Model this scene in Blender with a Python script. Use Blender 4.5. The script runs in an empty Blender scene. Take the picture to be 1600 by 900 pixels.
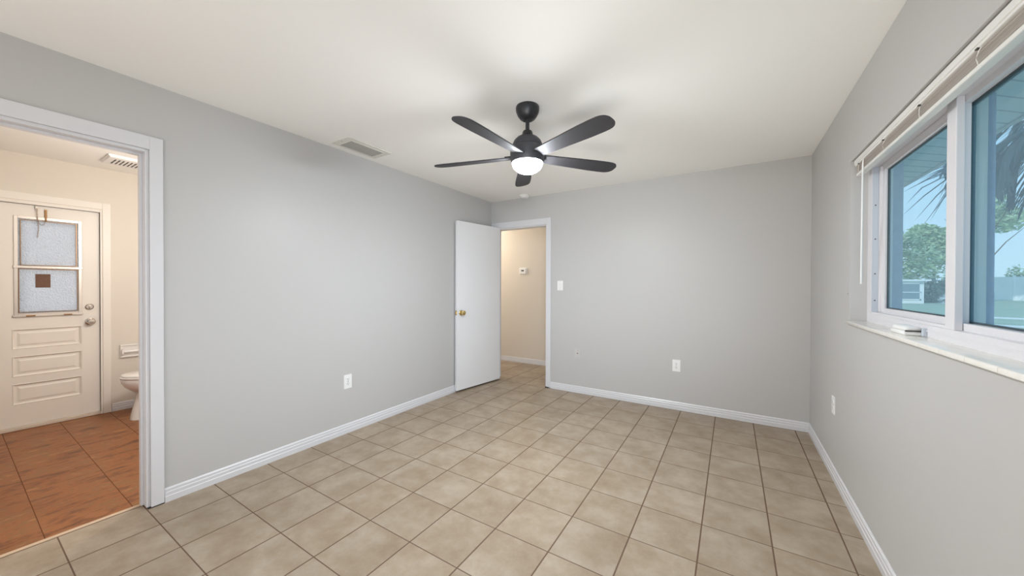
import bpy, bmesh, math, random
from mathutils import Vector, Matrix, noise as mnoise
random.seed(7)
C = bpy.context.scene.collection
S = bpy.context.scene

# ------------------------------------------------------------------ camera, sky, sun, area light, exposure
H = 1.28863
XR, XL, YB, CEIL = 0.5916, -2.8442, 4.0356, 2.44
cam = bpy.data.cameras.new('camera'); camo = bpy.data.objects.new('camera', cam); C.objects.link(camo)
cam.sensor_width = 36.0; cam.lens = 36.0 * 553.698 / 1600.0; cam.clip_start = 0.02; cam.clip_end = 500
_R = Vector((0.84987639, 0.52697446, 0.00283316)); _U = Vector((-0.00617732, 0.00458633, 0.9999704)); _F = Vector((-0.52694587, 0.84986874, -0.0071531))
camo.matrix_world = Matrix(((_R.x, _U.x, -_F.x, 0), (_R.y, _U.y, -_F.y, 0), (_R.z, _U.z, -_F.z, H), (0, 0, 0, 1)))
S.camera = camo
S.view_settings.view_transform = 'Standard'; S.view_settings.look = 'None'
S.view_settings.exposure = 0.07; S.view_settings.gamma = 1.0; S.view_settings.use_curve_mapping = False
S.cycles.use_denoising = True
S.cycles.max_bounces = 14; S.cycles.diffuse_bounces = 8; S.cycles.transparent_max_bounces = 16
S.cycles.sample_clamp_indirect = 4.0
S.cycles.caustics_reflective = False; S.cycles.caustics_refractive = False

SKY_STRENGTH = 1.2
SUN = 2.0
w = bpy.data.worlds.new('sky'); S.world = w; w.use_nodes = True
nt = w.node_tree; nt.nodes.clear()
o_ = nt.nodes.new('ShaderNodeOutputWorld'); bg = nt.nodes.new('ShaderNodeBackground'); tc = nt.nodes.new('ShaderNodeTexCoord')
sp = nt.nodes.new('ShaderNodeSeparateXYZ'); rp = nt.nodes.new('ShaderNodeValToRGB')
nt.links.new(tc.outputs['Generated'], sp.inputs[0]); nt.links.new(sp.outputs['Z'], rp.inputs[0])
rp.color_ramp.elements[0].position = 0.0; rp.color_ramp.elements[0].color = (0.62, 0.80, 0.90, 1)
rp.color_ramp.elements[1].position = 0.9; rp.color_ramp.elements[1].color = (0.30, 0.56, 0.92, 1)
e = rp.color_ramp.elements.new(0.28); e.color = (0.46, 0.72, 0.95, 1)
nt.links.new(rp.outputs[0], bg.inputs[0]); bg.inputs[1].default_value = SKY_STRENGTH
nt.links.new(bg.outputs[0], o_.inputs[0])

sun = bpy.data.lights.new('sun', 'SUN'); sun.energy = SUN; sun.angle = 0.01; sun.color = (1, 0.95, 0.86)
so = bpy.data.objects.new('sun', sun); C.objects.link(so); so.rotation_euler = (math.radians(38), math.radians(-30), 0)

def area(name, loc, target, sx, sy, energy, color):
    l = bpy.data.lights.new(name, 'AREA'); l.shape = 'RECTANGLE'; l.size = sx; l.size_y = sy; l.energy = energy; l.color = color
    ob = bpy.data.objects.new(name, l); C.objects.link(ob); ob.location = loc
    ob.rotation_euler = (Vector(target) - Vector(loc)).to_track_quat('-Z', 'Y').to_euler()
    return ob
# unseen area lights added behind the camera to lift ceiling and walls
E_UP, E_REAR, E_SIDE, E_BATH, E_HALL = 6.5, 20.0, 10.0, 45.0, 35.0
E_FAR = 5.5
C_UP, C_REAR, C_SIDE = (1.0, 1.0, 0.98), (1.0, 0.97, 0.95), (0.62, 0.78, 1.0)
area('added_ceiling_fill', (-0.9, -0.5, 0.25), (-0.8, 1.1, 2.6), 2.9, 0.4, E_UP, C_UP)  # added uplight for the ceiling, no lamp stands here
area('added_far_ceiling_fill', (-0.1, -0.55, 0.35), (-0.6, 3.1, 2.44), 1.3, 0.55, E_FAR, C_UP).data.spread = math.radians(65)  # added beam to brighten the far ceiling, not a fitting of the room
area('added_rear_fill', (-1.1, -0.72, 1.25), (-1.1, 3.0, 1.25), 3.2, 2.0, E_REAR, C_REAR)  # added fill panel; the rear wall has no window
area('added_side_fill', (0.45, -0.55, 1.2), (-2.8, 3.2, 1.0), 0.6, 1.2, E_SIDE, C_SIDE).data.spread = math.radians(80)  # added cool fill beside the camera, not daylight from a window
def point(name, loc, energy, color, r=0.06):
    l = bpy.data.lights.new(name, 'POINT'); l.energy = energy; l.color = color; l.shadow_soft_size = r
    ob = bpy.data.objects.new(name, l); C.objects.link(ob); ob.location = loc
    return ob
point('bathroom_lamp', (-3.5, 1.2, 1.85), E_BATH, (1.0, 0.955, 0.91), 0.08)
point('hall_lamp', (-4.2, 4.6, 2.28), E_HALL, (1.0, 0.95, 0.87), 0.08)
GLOBE = 350.0
LED = 830.0

# ------------------------------------------------------------------ materials
def srgb(r, g, b):
    f = lambda c: (c / 255 / 12.92) if c / 255 <= 0.04045 else ((c / 255 + 0.055) / 1.055) ** 2.4
    return (f(r), f(g), f(b), 1)
def mat(name, col, rough=0.5, metal=0.0, spec=0.5, bump=None, var=None):
    m = bpy.data.materials.new(name); m.use_nodes = True
    n = m.node_tree; b = n.nodes['Principled BSDF']
    b.inputs['Base Color'].default_value = col; b.inputs['Roughness'].default_value = rough
    b.inputs['Metallic'].default_value = metal; b.inputs['Specular IOR Level'].default_value = spec
    if bump or var:
        t = n.nodes.new('ShaderNodeTexCoord')
    if var:                                                        # (scale, amount)
        z = n.nodes.new('ShaderNodeTexNoise'); z.inputs['Scale'].default_value = var[0]; z.inputs['Detail'].default_value = 4
        n.links.new(t.outputs['Object'], z.inputs['Vector'])
        mx = n.nodes.new('ShaderNodeMix'); mx.data_type = 'RGBA'
        k = var[1]
        mx.inputs[6].default_value = (col[0] * (1 - k), col[1] * (1 - k), col[2] * (1 - k), 1)
        mx.inputs[7].default_value = (min(1, col[0] * (1 + k)), min(1, col[1] * (1 + k)), min(1, col[2] * (1 + k)), 1)
        n.links.new(z.outputs['Fac'], mx.inputs[0]); n.links.new(mx.outputs[2], b.inputs['Base Color'])
    if bump:                                                       # (scale, strength)
        z = n.nodes.new('ShaderNodeTexNoise'); z.inputs['Scale'].default_value = bump[0]; z.inputs['Detail'].default_value = 3
        n.links.new(t.outputs['Object'], z.inputs['Vector'])
        bp = n.nodes.new('ShaderNodeBump'); bp.inputs['Strength'].default_value = bump[1]; bp.inputs['Distance'].default_value = 0.002
        n.links.new(z.outputs['Fac'], bp.inputs['Height']); n.links.new(bp.outputs[0], b.inputs['Normal'])
    return m
def emit(name, col, strength):
    m = bpy.data.materials.new(name); m.use_nodes = True; n = m.node_tree; n.nodes.clear()
    o = n.nodes.new('ShaderNodeOutputMaterial'); x = n.nodes.new('ShaderNodeEmission')
    x.inputs[0].default_value = col; x.inputs[1].default_value = strength; n.links.new(x.outputs[0], o.inputs[0])
    return m
M = {}
M['wall'] = mat('grey_wall_paint', (0.525, 0.518, 0.508, 1), 0.42, spec=0.3, bump=(160, 0.05))
M['ceil'] = mat('cream_ceiling_paint', (0.93, 0.92, 0.885, 1), 0.7, spec=0.2, bump=(60, 0.04))
M['bathwall'] = mat('beige_bathroom_paint', (0.70, 0.645, 0.57, 1), 0.5, spec=0.3)
M['trim'] = mat('white_gloss_trim', (0.68, 0.68, 0.70, 1), 0.3, spec=0.4)
M['door'] = mat('white_door_paint', (0.80, 0.80, 0.81, 1), 0.35, spec=0.4)
M['bathdoor'] = mat('cream_door_paint', (0.80, 0.755, 0.69, 1), 0.4, spec=0.4)
M['gap'] = mat('dark_gap', (0.02, 0.018, 0.016, 1), 0.8)
M['plastic'] = mat('white_plastic', (0.84, 0.84, 0.83, 1), 0.35)
M['slot'] = mat('dark_slot', (0.05, 0.045, 0.04, 1), 0.6)
M['painted'] = mat('painted_over_plate', (0.555, 0.55, 0.535, 1), 0.45)
M['black'] = mat('satin_black_metal', (0.018, 0.018, 0.02, 1), 0.38, spec=0.5)
M['housing'] = mat('bloom_lifted_black', (0.045, 0.045, 0.052, 1), 0.45, spec=0.5)  # lighter than the other black metal: the globe's bloom put into the colour
M['blade'] = mat('matte_black_blade', (0.045, 0.043, 0.047, 1), 0.62, spec=0.25, bump=(90, 0.1))
M['led'] = emit('led_module', (0.90, 0.96, 1.0, 1), LED)
def globe_mat():
    m = bpy.data.materials.new('lit_frosted_globe'); m.use_nodes = True; n = m.node_tree; n.nodes.clear()
    o = n.nodes.new('ShaderNodeOutputMaterial'); x = n.nodes.new('ShaderNodeEmission'); t = n.nodes.new('ShaderNodeBsdfTransparent'); a = n.nodes.new('ShaderNodeMixShader')
    x.inputs[0].default_value = (0.90, 0.96, 1.0, 1); x.inputs[1].default_value = GLOBE; a.inputs[0].default_value = 0.4
    n.links.new(t.outputs[0], a.inputs[1]); n.links.new(x.outputs[0], a.inputs[2]); n.links.new(a.outputs[0], o.inputs[0])
    return m
M['globe'] = globe_mat()
M['brass'] = mat('polished_brass', (0.80, 0.62, 0.28, 1), 0.18, 1.0)
M['bronze'] = mat('aged_brass', (0.30, 0.17, 0.08, 1), 0.35, 0.9)
M['steel'] = mat('satin_nickel', (0.62, 0.56, 0.50, 1), 0.25, 1.0)
M['alu'] = mat('aged_aluminium', (0.66, 0.60, 0.54, 1), 0.35, 0.7)
M['china'] = mat('glazed_porcelain', (0.82, 0.79, 0.75, 1), 0.12, spec=0.6)
M['vent'] = mat('painted_vent_metal', (0.74, 0.72, 0.66, 1), 0.5)
M['louver'] = mat('grey_louver_metal', (0.40, 0.39, 0.36, 1), 0.5)
M['vinyl'] = mat('white_window_vinyl', (0.74, 0.73, 0.76, 1), 0.3)
M['channel'] = mat('grey_blue_track', (0.55, 0.61, 0.68, 1), 0.4)
M['gasket'] = mat('dark_gasket', (0.05, 0.07, 0.08, 1), 0.6)
M['sillt'] = None
M['blind'] = mat('white_blind_metal', (0.80, 0.79, 0.76, 1), 0.35)
M['slat'] = mat('pinkish_white_slat', (0.74, 0.69, 0.65, 1), 0.4)
M['sticker'] = mat('brown_sticker', srgb(104, 72, 52), 0.6, var=(120, 0.45))
M['stucco'] = mat('blue_grey_stucco', (0.50, 0.53, 0.64, 1), 0.9, bump=(60, 0.6), var=(25, 0.2))
M['post'] = mat('grey_post_paint', (0.60, 0.58, 0.54, 1), 0.7)
M['pole'] = mat('slate_blue_pole', (0.20, 0.23, 0.37, 1), 0.6, var=(30, 0.25))
M['lawn'] = mat('dry_lawn', (0.34, 0.42, 0.30, 1), 1.0, spec=0.0, var=(0.6, 0.25))
M['path'] = mat('pale_concrete', (0.75, 0.73, 0.68, 1), 0.9)
M['leafA'] = mat('green_leaves', (0.38, 0.50, 0.30, 1), 0.7, var=(0.7, 0.5))
M['leafB'] = mat('dark_leaves', (0.13, 0.20, 0.18, 1), 0.7, var=(0.8, 0.4))
M['leafC'] = mat('light_leaves', (0.48, 0.60, 0.36, 1), 0.7, var=(0.8, 0.4))
M['leafD'] = mat('pale_blossom', (0.60, 0.64, 0.66, 1), 0.7, var=(1.5, 0.3))
M['bark'] = mat('grey_bark', (0.16, 0.13, 0.10, 1), 0.9, bump=(20, 0.5))
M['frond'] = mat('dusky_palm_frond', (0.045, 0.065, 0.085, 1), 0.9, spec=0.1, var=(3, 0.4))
M['white'] = mat('white_siding', (0.90, 0.90, 0.90, 1), 0.6)
M['shedwin'] = mat('dark_shed_glass', (0.20, 0.28, 0.33, 1), 0.2)

def node_math(n, op, a, b=None):
    x = n.nodes.new('ShaderNodeMath'); x.operation = op
    for i, v in enumerate((a, b)):
        if v is None: continue
        if isinstance(v, (int, float)): x.inputs[i].default_value = v
        else: n.links.new(v, x.inputs[i])
    return x.outputs[0]
def grid_floor(name, x0, y0, sx, sy, gx, gy, ramp, grout, rough, stretch=(1, 1, 1), nscale=3.0, cellvar=0.12, bumpn=0.15):
    m = bpy.data.materials.new(name); m.use_nodes = True; n = m.node_tree; b = n.nodes['Principled BSDF']; L = n.links
    t = n.nodes.new('ShaderNodeTexCoord'); s = n.nodes.new('ShaderNodeSeparateXYZ'); L.new(t.outputs['Object'], s.inputs[0])
    u = node_math(n, 'DIVIDE', node_math(n, 'SUBTRACT', s.outputs['X'], x0), sx)
    v = node_math(n, 'DIVIDE', node_math(n, 'SUBTRACT', s.outputs['Y'], y0), sy)
    def edge(q, size):
        f = node_math(n, 'FRACT', q)
        return node_math(n, 'MULTIPLY', node_math(n, 'MINIMUM', f, node_math(n, 'SUBTRACT', 1.0, f)), size)
    eu, ev = edge(u, sx), edge(v, sy)
    def mask(ed, wd):
        r = n.nodes.new('ShaderNodeMapRange'); r.inputs[1].default_value = wd * 0.35; r.inputs[2].default_value = wd * 0.65
        r.inputs[3].default_value = 1.0; r.inputs[4].default_value = 0.0; L.new(ed, r.inputs[0]); return r.outputs[0]
    g = node_math(n, 'MAXIMUM', mask(eu, gx), mask(ev, gy))
    cmb = n.nodes.new('ShaderNodeCombineXYZ'); L.new(node_math(n, 'FLOOR', u), cmb.inputs[0]); L.new(node_math(n, 'FLOOR', v), cmb.inputs[1])
    wn = n.nodes.new('ShaderNodeTexWhiteNoise'); wn.noise_dimensions = '3D'; L.new(cmb.outputs[0], wn.inputs['Vector'])
    off = n.nodes.new('ShaderNodeVectorMath'); off.operation = 'MULTIPLY_ADD'
    L.new(t.outputs['Object'], off.inputs[0]); off.inputs[1].default_value = stretch
    sc = n.nodes.new('ShaderNodeVectorMath'); sc.operation = 'SCALE'; L.new(wn.outputs['Color'], sc.inputs[0]); sc.inputs['Scale'].default_value = 9.0
    L.new(sc.outputs[0], off.inputs[2])
    nz = n.nodes.new('ShaderNodeTexNoise'); nz.inputs['Scale'].default_value = nscale; nz.inputs['Detail'].default_value = 8; nz.inputs['Roughness'].default_value = 0.68
    L.new(off.outputs[0], nz.inputs['Vector'])
    cr = n.nodes.new('ShaderNodeValToRGB'); els = cr.color_ramp.elements
    els[0].position, els[0].color = ramp[0]; els[1].position, els[1].color = ramp[-1]
    for p, c in ramp[1:-1]: q = els.new(p); q.color = c
    L.new(nz.outputs['Fac'], cr.inputs[0])
    hv = n.nodes.new('ShaderNodeHueSaturation'); L.new(cr.outputs[0], hv.inputs['Color'])
    mr = n.nodes.new('ShaderNodeMapRange'); mr.inputs[3].default_value = 1 - cellvar / 2; mr.inputs[4].default_value = 1 + cellvar / 2; L.new(wn.outputs['Value'], mr.inputs[0]); L.new(mr.outputs[0], hv.inputs['Value'])
    mx = n.nodes.new('ShaderNodeMix'); mx.data_type = 'RGBA'; L.new(g, mx.inputs[0]); L.new(hv.outputs[0], mx.inputs[6]); mx.inputs[7].default_value = grout
    L.new(mx.outputs[2], b.inputs['Base Color'])
    rr = n.nodes.new('ShaderNodeMapRange'); rr.inputs[3].default_value = rough; rr.inputs[4].default_value = 0.9; L.new(g, rr.inputs[0]); L.new(rr.outputs[0], b.inputs['Roughness'])
    hh = node_math(n, 'SUBTRACT', node_math(n, 'MULTIPLY', nz.outputs['Fac'], bumpn), g)
    bp = n.nodes.new('ShaderNodeBump'); bp.inputs['Strength'].default_value = 0.4; bp.inputs['Distance'].default_value = 0.003
    L.new(hh, bp.inputs['Height']); L.new(bp.outputs[0], b.inputs['Normal'])
    b.inputs['Specular IOR Level'].default_value = 0.35
    return m
M['tile'] = grid_floor('beige_ceramic_tile', -1.6744, 3.7057, 0.3089, 0.3089, 0.0068, 0.005,
    [(0.28, srgb(137, 119, 99)), (0.45, srgb(151, 135, 116)), (0.56, srgb(160, 145, 127)), (0.74, srgb(172, 159, 142))], srgb(102, 80, 64), 0.42, nscale=5.0, cellvar=0.07)
M['bathfloor'] = grid_floor('rust_slate_vinyl', 0.0, -0.036, 0.927, 0.309, 0.001, 0.003,
    [(0.34, srgb(88, 50, 24)), (0.44, srgb(124, 74, 36)), (0.50, srgb(146, 88, 44)), (0.57, srgb(124, 86, 50)), (0.68, srgb(170, 112, 64))], srgb(92, 54, 32), 0.4, stretch=(2.6, 1.0, 1), nscale=6.0, cellvar=0.1)
M['sillt'] = grid_floor('cream_sill_tile', 0.0, 1.598, 5.0, 0.1505, 0.0, 0.0025,
    [(0.3, (0.78, 0.75, 0.70, 1)), (0.7, (0.86, 0.84, 0.80, 1))], (0.55, 0.52, 0.47, 1), 0.12, nscale=6.0, cellvar=0.03, bumpn=0.02)

def glass_mat(name, tint, film, filmcol, rough=0.0):
    m = bpy.data.materials.new(name); m.use_nodes = True; n = m.node_tree; n.nodes.clear(); L = n.links
    o = n.nodes.new('ShaderNodeOutputMaterial'); tr = n.nodes.new('ShaderNodeBsdfTransparent'); tr.inputs[0].default_value = tint
    df = n.nodes.new('ShaderNodeBsdfDiffuse'); df.inputs[0].default_value = filmcol
    tl = n.nodes.new('ShaderNodeBsdfTranslucent'); tl.inputs[0].default_value = filmcol
    a = n.nodes.new('ShaderNodeMixShader'); a.inputs[0].default_value = 0.5; L.new(df.outputs[0], a.inputs[1]); L.new(tl.outputs[0], a.inputs[2])
    b = n.nodes.new('ShaderNodeMixShader'); b.inputs[0].default_value = film; L.new(tr.outputs[0], b.inputs[1]); L.new(a.outputs[0], b.inputs[2])
    gl = n.nodes.new('ShaderNodeBsdfGlossy'); gl.inputs['Roughness'].default_value = rough
    c = n.nodes.new('ShaderNodeMixShader'); c.inputs[0].default_value = 0.05; L.new(b.outputs[0], c.inputs[1]); L.new(gl.outputs[0], c.inputs[2])
    L.new(c.outputs[0], o.inputs[0])
    return m
M['pane'] = glass_mat('tinted_hazed_glass', (0.88, 0.95, 0.98, 1), 0.16, (0.58, 0.82, 0.96, 1))  # pale blue film puts the hazy wash of the view into the glass
def frosted():
    m = bpy.data.materials.new('pebbled_frosted_glass'); m.use_nodes = True; n = m.node_tree; n.nodes.clear(); L = n.links
    o = n.nodes.new('ShaderNodeOutputMaterial'); t = n.nodes.new('ShaderNodeTexCoord')
    z = n.nodes.new('ShaderNodeTexVoronoi'); z.inputs['Scale'].default_value = 85; L.new(t.outputs['Object'], z.inputs['Vector'])
    z2 = n.nodes.new('ShaderNodeTexNoise'); z2.inputs['Scale'].default_value = 160; L.new(t.outputs['Object'], z2.inputs['Vector'])
    h = node_math(n, 'ADD', z.outputs['Distance'], z2.outputs['Fac'])
    bp = n.nodes.new('ShaderNodeBump'); bp.inputs['Strength'].default_value = 0.7; bp.inputs['Distance'].default_value = 0.008; L.new(h, bp.inputs['Height'])
    tl = n.nodes.new('ShaderNodeBsdfTranslucent'); tl.inputs[0].default_value = (0.90, 0.90, 0.92, 1)
    df = n.nodes.new('ShaderNodeBsdfDiffuse'); df.inputs[0].default_value = (0.86, 0.88, 0.93, 1)
    gl = n.nodes.new('ShaderNodeBsdfGlossy'); gl.inputs['Roughness'].default_value = 0.15
    for q in (tl, df, gl): L.new(bp.outputs[0], q.inputs['Normal'])
    a = n.nodes.new('ShaderNodeMixShader'); a.inputs[0].default_value = 0.4; L.new(tl.outputs[0], a.inputs[1]); L.new(df.outputs[0], a.inputs[2])
    b = n.nodes.new('ShaderNodeMixShader'); b.inputs[0].default_value = 0.12; L.new(a.outputs[0], b.inputs[1]); L.new(gl.outputs[0], b.inputs[2])
    L.new(b.outputs[0], o.inputs[0]); return m
M['frosted'] = frosted()
def soffit_mat():
    m = mat('grey_soffit_boards', (0.72, 0.74, 0.74, 1), 0.7); n = m.node_tree; L = n.links; b = n.nodes['Principled BSDF']
    t = n.nodes.new('ShaderNodeTexCoord'); s = n.nodes.new('ShaderNodeSeparateXYZ'); L.new(t.outputs['Object'], s.inputs[0])
    d = node_math(n, 'SUBTRACT', node_math(n, 'MULTIPLY', s.outputs['Y'], 0.755), node_math(n, 'MULTIPLY', s.outputs['X'], 0.656))
    f = node_math(n, 'FRACT', node_math(n, 'DIVIDE', d, 0.12))
    g = node_math(n, 'LESS_THAN', f, 0.10)
    mx = n.nodes.new('ShaderNodeMix'); mx.data_type = 'RGBA'; L.new(g, mx.inputs[0]); mx.inputs[6].default_value = (0.72, 0.74, 0.74, 1); mx.inputs[7].default_value = (0.40, 0.42, 0.43, 1)
    L.new(mx.outputs[2], b.inputs['Base Color']); return m
M['soffit'] = soffit_mat()

# ------------------------------------------------------------------ mesh helpers
class MB:
    def __init__(s): s.bm = bmesh.new()
    def box(s, x0, x1, y0, y1, z0, z1, bevel=0.0, seg=2):
        v = [s.bm.verts.new(p) for p in ((x0, y0, z0), (x1, y0, z0), (x1, y1, z0), (x0, y1, z0), (x0, y0, z1), (x1, y0, z1), (x1, y1, z1), (x0, y1, z1))]
        fs = [s.bm.faces.new([v[i] for i in q]) for q in ((0, 3, 2, 1), (4, 5, 6, 7), (0, 1, 5, 4), (1, 2, 6, 5), (2, 3, 7, 6), (3, 0, 4, 7))]
        if bevel:
            es = list({e for f in fs for e in f.edges})
            bmesh.ops.bevel(s.bm, geom=es, offset=bevel, segments=seg, profile=0.5, affect='EDGES')
        return s
    def loft(s, rings, cap=True, closed=True):
        R = [[s.bm.verts.new(p) for p in r] for r in rings]
        n = len(R[0])
        for a, b in zip(R[:-1], R[1:]):
            for i in range(n if closed else n - 1):
                s.bm.faces.new((a[i], a[(i + 1) % n], b[(i + 1) % n], b[i]))
        if cap:
            s.bm.faces.new(list(reversed(R[0]))); s.bm.faces.new(R[-1])
        return s
    def lathe(s, prof, c=(0, 0, 0), axis='z', seg=40, cap=True):
        rings = []
        for r, h in prof:
            ring = []
            for i in range(seg):
                a = 2 * math.pi * i / seg; x, y = max(r, 1e-4) * math.cos(a), max(r, 1e-4) * math.sin(a)
                p = {'z': (x, y, h), 'x': (h, x, y), 'y': (y, h, x)}[axis]
                ring.append((c[0] + p[0], c[1] + p[1], c[2] + p[2]))
            rings.append(ring)
        return s.loft(rings, cap)
    def tube(s, pts, r, seg=8, cap=True):
        pts = [Vector(p) for p in pts]; rings = []
        rr = r if isinstance(r, (list, tuple)) else [r] * len(pts)
        for i, p in enumerate(pts):
            d = (pts[min(i + 1, len(pts) - 1)] - pts[max(i - 1, 0)]).normalized()
            up = Vector((0, 0, 1)) if abs(d.z) < 0.9 else Vector((1, 0, 0))
            a = d.cross(up).normalized(); b = a.cross(d).normalized()
            rings.append([p + (a * math.cos(2 * math.pi * k / seg) + b * math.sin(2 * math.pi * k / seg)) * rr[i] for k in range(seg)])
        return s.loft(rings, cap)
    def prism(s, outline, z0, z1):
        return s.loft([[(x, y, z0) for x, y in outline], [(x, y, z1) for x, y in outline]])
    def profile(s, prof, p0, p1, nrm):
        """sweep a (depth, height) profile along a straight floor line p0-p1; depth grows along nrm"""
        r = []
        for p in (p0, p1):
            r.append([(p[0] + nrm[0] * d, p[1] + nrm[1] * d, h) for d, h in prof])
        return s.loft(r)
    def build(s, name, m, parent=None, smooth=False, angle=35):
        bmesh.ops.recalc_face_normals(s.bm, faces=s.bm.faces)
        base = Vector((0, 0, 0)); p = parent
        while p is not None: base += p.location; p = p.parent
        if base.length: bmesh.ops.translate(s.bm, verts=s.bm.verts, vec=-base)
        me = bpy.data.meshes.new(name); s.bm.to_mesh(me); s.bm.free()
        me.materials.append(m)
        if smooth:
            for f in me.polygons: f.use_smooth = True
            try: me.set_sharp_from_angle(angle=math.radians(angle))
            except Exception: pass
        o = bpy.data.objects.new(name, me); C.objects.link(o); o.parent = parent
        return o
def tag(o, label=None, cat=None, group=None, kind=None):
    if label: o['label'] = label
    if cat: o['category'] = cat
    if group: o['group'] = group
    if kind: o['kind'] = kind
    return o
def thing(name, loc, label, cat, group=None, kind=None, rz=0.0):
    o = bpy.data.objects.new(name, None); C.objects.link(o); o.location = loc; o.rotation_euler = (0, 0, rz); o.empty_display_size = 0.1
    return tag(o, label, cat, group, kind)
def struct(mb, name, m, label, cat, **k): return tag(mb.build(name, m, **k), label, cat, kind='structure')
def copy_tree(o, parent=None):
    c = o.copy(); C.objects.link(c)
    if parent is not None: c.parent = parent
    for ch in list(o.children): copy_tree(ch, c)
    return c

# ------------------------------------------------------------------ room shell
YR = -0.75                       # rear wall of the bedroom
BX0, BX1, BY0, BY1 = -5.33, -2.96, -1.35, 1.72      # bathroom
HY = 5.115                       # hall far wall
T = 0.12
OPY0, OPY1, OPZ = -0.14, 0.633, 2.06                # opening in the left wall
DX0, DX1, DZ = -2.77, -1.985, 2.062                 # opening in the back wall
WY0, WY1, WZ0, WZ1 = 1.00, 2.832, 1.068, 2.022      # window opening

struct(MB().box(-2.915, XR + 0.02, YR - 0.02, HY + 0.02, -0.1, 0), 'floor', M['tile'], 'beige square ceramic tile floor with brown grout', 'floor')
struct(MB().box(-4.6, -2.915, 4.0, HY + 0.02, -0.1, 0), 'floor_hall', M['tile'], 'beige tile floor of the hallway', 'floor')
struct(MB().box(BX0 - 0.02, -2.94, BY0 - 0.02, BY1 + 0.02, -0.1, -0.001), 'floor_bathroom', M['bathfloor'], 'rust brown slate patterned bathroom floor', 'floor')
struct(MB().box(-2.94, -2.915, OPY0, OPY1, -0.1, 0.003, 0.001), 'trim_threshold', mat('pale_threshold', srgb(196, 172, 146), 0.5), 'pale strip between the brown and beige floors', 'threshold')
struct(MB().box(XL - 0.06, XR + 0.1, YR - 0.1, YB + 0.06, CEIL, CEIL + 0.1), 'ceiling', M['ceil'], 'plain cream white bedroom ceiling', 'ceiling')
struct(MB().box(BX0 - 0.1, XL - 0.06, BY0 - 0.1, YB + 0.06, CEIL, CEIL + 0.1), 'ceiling_bathroom', M['ceil'], 'cream bathroom ceiling beyond the left opening', 'ceiling')
struct(MB().box(-4.6, XR + 0.1, YB + 0.06, HY + 0.1, CEIL, CEIL + 0.1), 'ceiling_hall', M['ceil'], 'hallway ceiling beyond the open door', 'ceiling')

wl = MB().box(BX1, XL, YR, OPY0, 0, CEIL).box(BX1, XL, OPY1, YB, 0, CEIL).box(BX1, XL, OPY0, OPY1, OPZ, CEIL)
struct(wl, 'wall_left', M['wall'], 'long pale grey bedroom wall with the bathroom opening', 'wall')
wb = MB().box(BX1, DX0, YB, YB + T, 0, CEIL).box(DX1, XR + 0.2, YB, YB + T, 0, CEIL).box(DX0, DX1, YB, YB + T, DZ, CEIL)
struct(wb, 'wall_back', M['wall'], 'pale grey end wall with the hallway doorway', 'wall')
def window_wall(x0, x1, y1=WY1, m=None, nm='', lab=''):
    b = MB().box(x0, x1, YR - 0.2, WY0, 0 if x0 < 0.7 else -0.2, CEIL).box(x0, x1, y1, YB + 1.2 if x0 > 0.7 else YB, 0 if x0 < 0.7 else -0.2, CEIL)
    b.box(x0, x1, WY0, y1, 0 if x0 < 0.7 else -0.2, WZ0).box(x0, x1, WY0, y1, WZ1, CEIL)
    struct(b, nm, m, lab, 'wall')
window_wall(XR, 0.752, WY1, M['wall'], 'wall_right', 'warm grey bedroom wall around the window')
window_wall(0.752, 0.80, 2.795, M['stucco'], 'wall_exterior', 'blue grey stucco outside the window, seen as its left reveal')
struct(MB().box(BX1, XR + 0.2, YR - T, YR, 0, CEIL), 'wall_rear', M['wall'], 'grey wall of the bedroom end', 'wall')
# bathroom shell: far wall with an opening for the glazed door
EY0, EY1, EZ = 0.212, 0.836, 2.0
bw = MB().box(BX0 - 0.12, BX0, BY0, EY0, 0, CEIL).box(BX0 - 0.12, BX0, EY1, BY1, 0, CEIL).box(BX0 - 0.12, BX0, EY0, EY1, EZ, CEIL)
struct(bw, 'wall_bathroom_far', M['bathwall'], 'beige bathroom wall with the glazed door', 'wall')
struct(MB().box(BX0 - 0.12, BX1, BY1, BY1 + 0.1, 0, CEIL), 'wall_bathroom_side', M['bathwall'], 'beige bathroom side wall behind the toilet', 'wall')
struct(MB().box(BX0 - 0.12, BX1, BY0 - 0.1, BY0, 0, CEIL), 'wall_bathroom_near', M['bathwall'], 'beige bathroom near side wall', 'wall')
struct(MB().box(-4.6, XR + 0.2, HY, HY + 0.1, 0, CEIL), 'wall_hall', M['bathwall'], 'beige hallway wall carrying the thermostat', 'wall')
struct(MB().box(-4.7, -4.6, YB, HY + 0.1, 0, CEIL), 'wall_hall_left', M['bathwall'], 'beige left end of the hallway', 'wall')
struct(MB().box(-0.6, -0.5, YB + T, HY, 0, CEIL), 'wall_hall_right', M['bathwall'], 'beige right end of the hallway', 'wall')
struct(MB().box(-4.6, BX1, YB, YB + 0.1, 0, CEIL), 'wall_hall_near', M['bathwall'], 'beige near wall of the hallway', 'wall')

BP = [(0, 0), (0.013, 0), (0.013, 0.034), (0.0105, 0.037), (0.0105, 0.056), (0.008, 0.060), (0.008, 0.074), (0.003, 0.082), (0, 0.082)]
def baseboard(name, p0, p1, nrm, label): struct(MB().profile(BP, p0, p1, nrm), name, M['trim'], label, 'baseboard')
baseboard('baseboard_left', (XL, 0.692), (XL, YB), (1, 0), 'white grooved baseboard along the long left wall')
baseboard('baseboard_back', (-1.925, YB), (XR, YB), (0, -1), 'white grooved baseboard along the end wall')
baseboard('baseboard_right', (XR, YR), (XR, YB - 0.013), (-1, 0), 'white grooved baseboard under the window')
baseboard('baseboard_hall', (-4.6, HY), (-0.6, HY), (0, -1), 'white baseboard in the hallway')
baseboard('baseboard_bathroom', (BX0, 0.908), (BX0, BY1), (1, 0), 'cream baseboard beside the toilet')

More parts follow.
